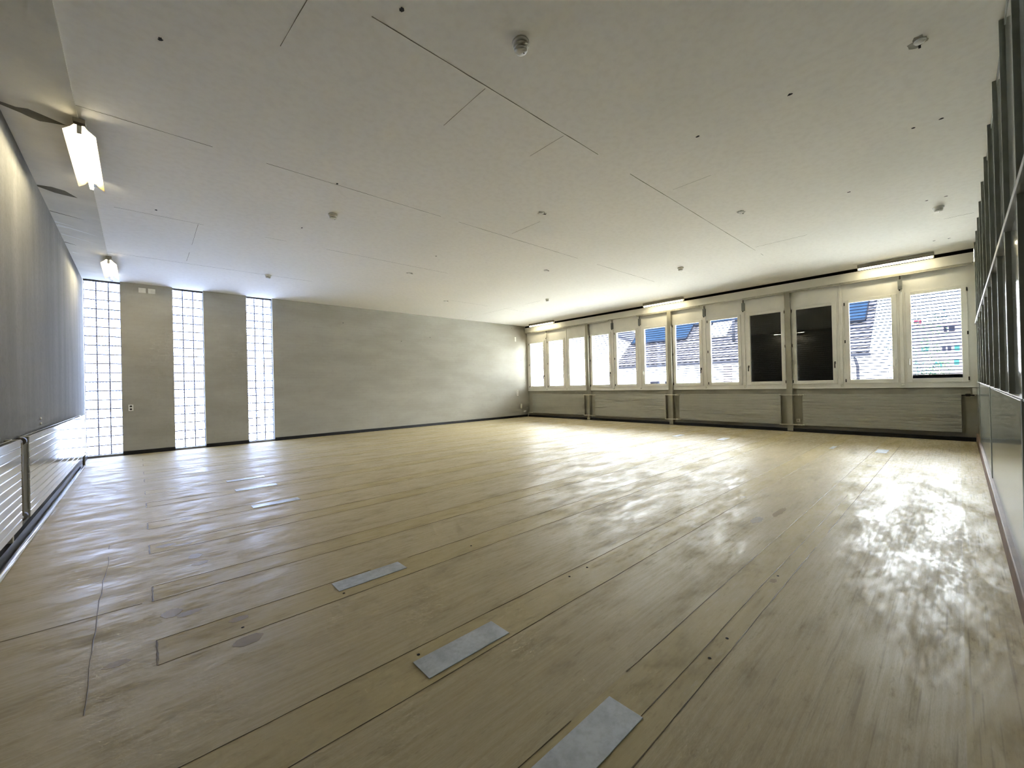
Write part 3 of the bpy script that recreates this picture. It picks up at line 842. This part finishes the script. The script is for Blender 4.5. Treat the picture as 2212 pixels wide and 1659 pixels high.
solar(2.1, 5.5, 10.2, 13.6, 'blue solar array on the roof behind the fifth to seventh windows')
solar(3.33, 5.5, 4.9, 10.1, 'blue solar array higher on the roof behind the eighth window')
solar(2.12, 5.5, 2.62, 4.2, 'blue solar array at the roof end behind the eleventh window')

t = thing('neighbouring_building', (30, 26, -4), 'plain white gabled building outside the far corner windows', 'building')
b = B(); prism(b, [(31, 17.5, -4), (31, 38, -4), (31, 38, 4.2), (31, 27.75, 8.5), (31, 17.5, 4.2)], (6, 0, 0)); obj('wall', b, M['hwall'], t)
b = B()
for q in (-1, 1): prism(b, [(30.7, 27.75 + q * 11.2, 3.85), (30.7, 27.75, 8.56), (30.7, 27.75, 8.8), (30.7, 27.75 + q * 11.2, 4.1)], (6.5, 0, 0))
obj('roof', b, M['gutter'], t)

t = thing('apartment_building', (62, 1, -4), 'pale pink apartment block with teal shutters behind the last window', 'building')
b = B(); box(b, 60.5, 70, -14, 4.2, -4, 6.7); obj('wall', b, M['pinkwall'], t)
b = B(); prism(b, [(59.9, -14.5, 6.6), (65, -14.5, 7.1), (70.5, -14.5, 6.6), (70.5, -14.5, 6.4), (59.9, -14.5, 6.4)], (0, 19.2, 0)); obj('roof', b, M['pinkroof'], t)
for (yc, zc, w, h, mt) in ((.86, 5.98, .22, .5, 'darkwin'), (.42, 5.98, .4, .5, 'darkwin'), (2.3, 4.1, .62, .5, 'shutter'), (.1, 4.05, .35, .55, 'shutter'), (.62, 4.05, .25, .5, 'darkwin'), (1.0, 4.05, .25, .5, 'darkwin'), (.15, 2.6, .35, .5, 'shutter'), (1.4, 2.5, .5, .5, 'shutter'), (-1.2, 4.05, .6, .8, 'darkwin'), (-1.2, 2.4, .6, .8, 'darkwin')):
    b = B(); box(b, 60.42, 60.52, yc - w / 2, yc + w / 2, zc - h / 2, zc + h / 2); obj('window' if mt == 'darkwin' else 'shutter', b, M[mt], t)
b = B(); box(b, 59.9, 60.5, 2.55, 3.1, 6.75, 7.15); obj('awning', b, M['redcloth'], t)
b = B(); box(b, 59.9, 60.5, -2.5, 4.2, 5.0, 5.12); obj('balcony_slab', b, M['hwall'], t)

def conifer(x, y, z0, h, r, label, k):
    t = thing('conifer_tree', (x, y, z0), label, 'tree', 'trees behind the last windows')
    b = B(); tube(b, (x, y, z0), (x, y, z0 + h * .98), r * .07, 8, .01); obj('trunk', b, M['bark'], t)
    rnd = random.Random(k); b = B()
    for i in range(14):
        f = i / 14
        zz = z0 + h * (.12 + .86 * f); rr = r * (1 - f) ** .8
        for q in range(9):
            a = 2 * PI * q / 9 + rnd.uniform(-.3, .3); l = rr * rnd.uniform(.7, 1.1)
            p0 = Vector((x, y, zz)); p1 = p0 + Vector((l * math.cos(a), l * math.sin(a), -l * .35)); s = Vector((-math.sin(a), math.cos(a), 0)) * (l * .22 + .03)
            v = [b.verts.new(p0 + Vector((0, 0, .12))), b.verts.new(p0.lerp(p1, .6) + s), b.verts.new(p1), b.verts.new(p0.lerp(p1, .6) - s), b.verts.new(p0 + Vector((0, 0, -.1)))]
            b.faces.new((v[0], v[1], v[2], v[3])); b.faces.new((v[4], v[3], v[2], v[1]))
    obj('needles', b, M['conifer'], t)
def leafy(name, x, y, z0, h, r, label, k, n=600, mat='leaf', trunk=True):
    t = thing(name, (x, y, z0), label, 'tree' if trunk else 'bush', 'trees behind the last windows')
    rnd = random.Random(k)
    b = B(); tube(b, (x, y, z0), (x, y, z0 + h * .7), r * .06 + .03, 8, .03)
    for q in range(5):
        a = rnd.uniform(0, 6.28); tube(b, (x, y, z0 + h * (.25 + .09 * q)), (x + r * .6 * math.cos(a), y + r * .6 * math.sin(a), z0 + h * (.5 + .09 * q)), .04, 6, .01)
    obj('trunk' if trunk else 'stems', b, M['bark'], t)
    b = B()
    for i in range(n):
        while True:
            p = Vector((rnd.uniform(-1, 1), rnd.uniform(-1, 1), rnd.uniform(-1, 1)))
            if .25 < p.length < 1: break
        c = Vector((x + p.x * r, y + p.y * r, z0 + h * .6 + p.z * h * .42))
        q = Matrix.Rotation(rnd.uniform(0, 6.28), 3, Vector((rnd.uniform(-1, 1), rnd.uniform(-1, 1), rnd.uniform(-1, 1) + .01)).normalized())
        sz = r * rnd.uniform(.04, .09)
        vs = [b.verts.new(c + q @ Vector((u * sz, w * sz * .6, .25 * sz * (u * u)))) for u, w in ((-1, 0), (-.2, -1), (1, 0), (-.2, 1))]
        b.faces.new(vs)
    obj('leaves', b, M[mat], t)
conifer(75, 1.98, -2, 12.1, 1.5, 'left of two dark conifer tips above the apartment block', 1)
conifer(79, 1.2, -2, 13.0, 1.8, 'right of two dark conifer tips above the apartment block', 2)
leafy('garden_tree', 36, 1.45, -4, 9.6, 1.3, 'loose green tree in front of the apartment block', 3, 760)
leafy('garden_tree', 32.5, 2.2, -4, 9.2, .75, 'thin tree beside the end of the tiled roof', 4, 500, 'conifer')
leafy('garden_bush', 31, 1.35, -1.0, 3.3, .68, 'low green bush at the left foot of the last window view', 5, 520, 'conifer', False)
leafy('garden_bush', 33.5, .75, -1.0, 3.4, .8, 'low green bush at the right foot of the last window view', 6, 520, 'leaf', False)

# ================================================================== LIGHT
w = bpy.data.worlds.new('overcast_sky'); SC.world = w; w.use_nodes = True
bg = w.node_tree.nodes['Background']
nt = w.node_tree
bg.inputs[0].default_value = (.88, .93, .98, 1)
# overcast sky: far brighter overhead than at the horizon
tc = nt.nodes.new('ShaderNodeTexCoord'); sx = nt.nodes.new('ShaderNodeSeparateXYZ'); nt.links.new(tc.outputs['Generated'], sx.inputs[0])
SKY = 76.0
nt.links.new((S(nt, sx.outputs[2]).mx(0.0) * (.8 * SKY) + .2 * SKY).sk, bg.inputs[1])
def portal(name, loc, rot, sx, sy):
    l = bpy.data.lights.new(name, 'AREA'); l.shape = 'RECTANGLE'; l.size = sx; l.size_y = sy
    l.cycles.is_portal = True
    o = bpy.data.objects.new(name, l); COL.objects.link(o); o.location = loc; o.rotation_euler = rot
for i, y in enumerate(PY):
    if i in (8, 9): continue
    portal('daylight_portal', (BX + .06, y, (PZ0 + PZ1) / 2), (0, math.radians(90), 0), PZ1 - PZ0 + .1, 2 * HW + .1)
for (x0, x1) in slots:
    portal('daylight_portal', ((x0 + x1) / 2, YB + .25, H / 2), (math.radians(-90), 0, 0), x1 - x0, H)

# ================================================================== CAMERA
R = ((0.73781418, -0.67458398, -0.02380507), (-0.01509281, 0.01877079, -0.99970989), (0.67483512, 0.73795942, 0.00366799))
cam = bpy.data.cameras.new('camera'); co = bpy.data.objects.new('camera', cam); COL.objects.link(co)
r, d, f = [Vector(v) for v in R]
m = Matrix.Identity(4)
for i in range(3):
    m[i][0], m[i][1], m[i][2] = r[i], -d[i], -f[i]
m[2][3] = CAMZ
co.matrix_world = m
cam.sensor_width = 36; cam.sensor_fit = 'HORIZONTAL'; cam.lens = 883.77 / 2212 * 36
cam.clip_start = .02; cam.clip_end = 400
SC.camera = co

SC.view_settings.view_transform = 'Standard'; SC.view_settings.look = 'None'
SC.view_settings.gamma = 1; SC.view_settings.use_curve_mapping = False
SC.view_settings.exposure = 1.66
c = SC.cycles
c.max_bounces = 6; c.diffuse_bounces = 4; c.glossy_bounces = 3; c.transmission_bounces = 6; c.transparent_max_bounces = 16
c.caustics_reflective = False; c.caustics_refractive = False
c.sample_clamp_indirect = 8
c.use_denoising = True
c.use_light_tree = False
c.filter_width = 1.2
c.use_adaptive_sampling = True; c.adaptive_threshold = .06; c.adaptive_min_samples = 20
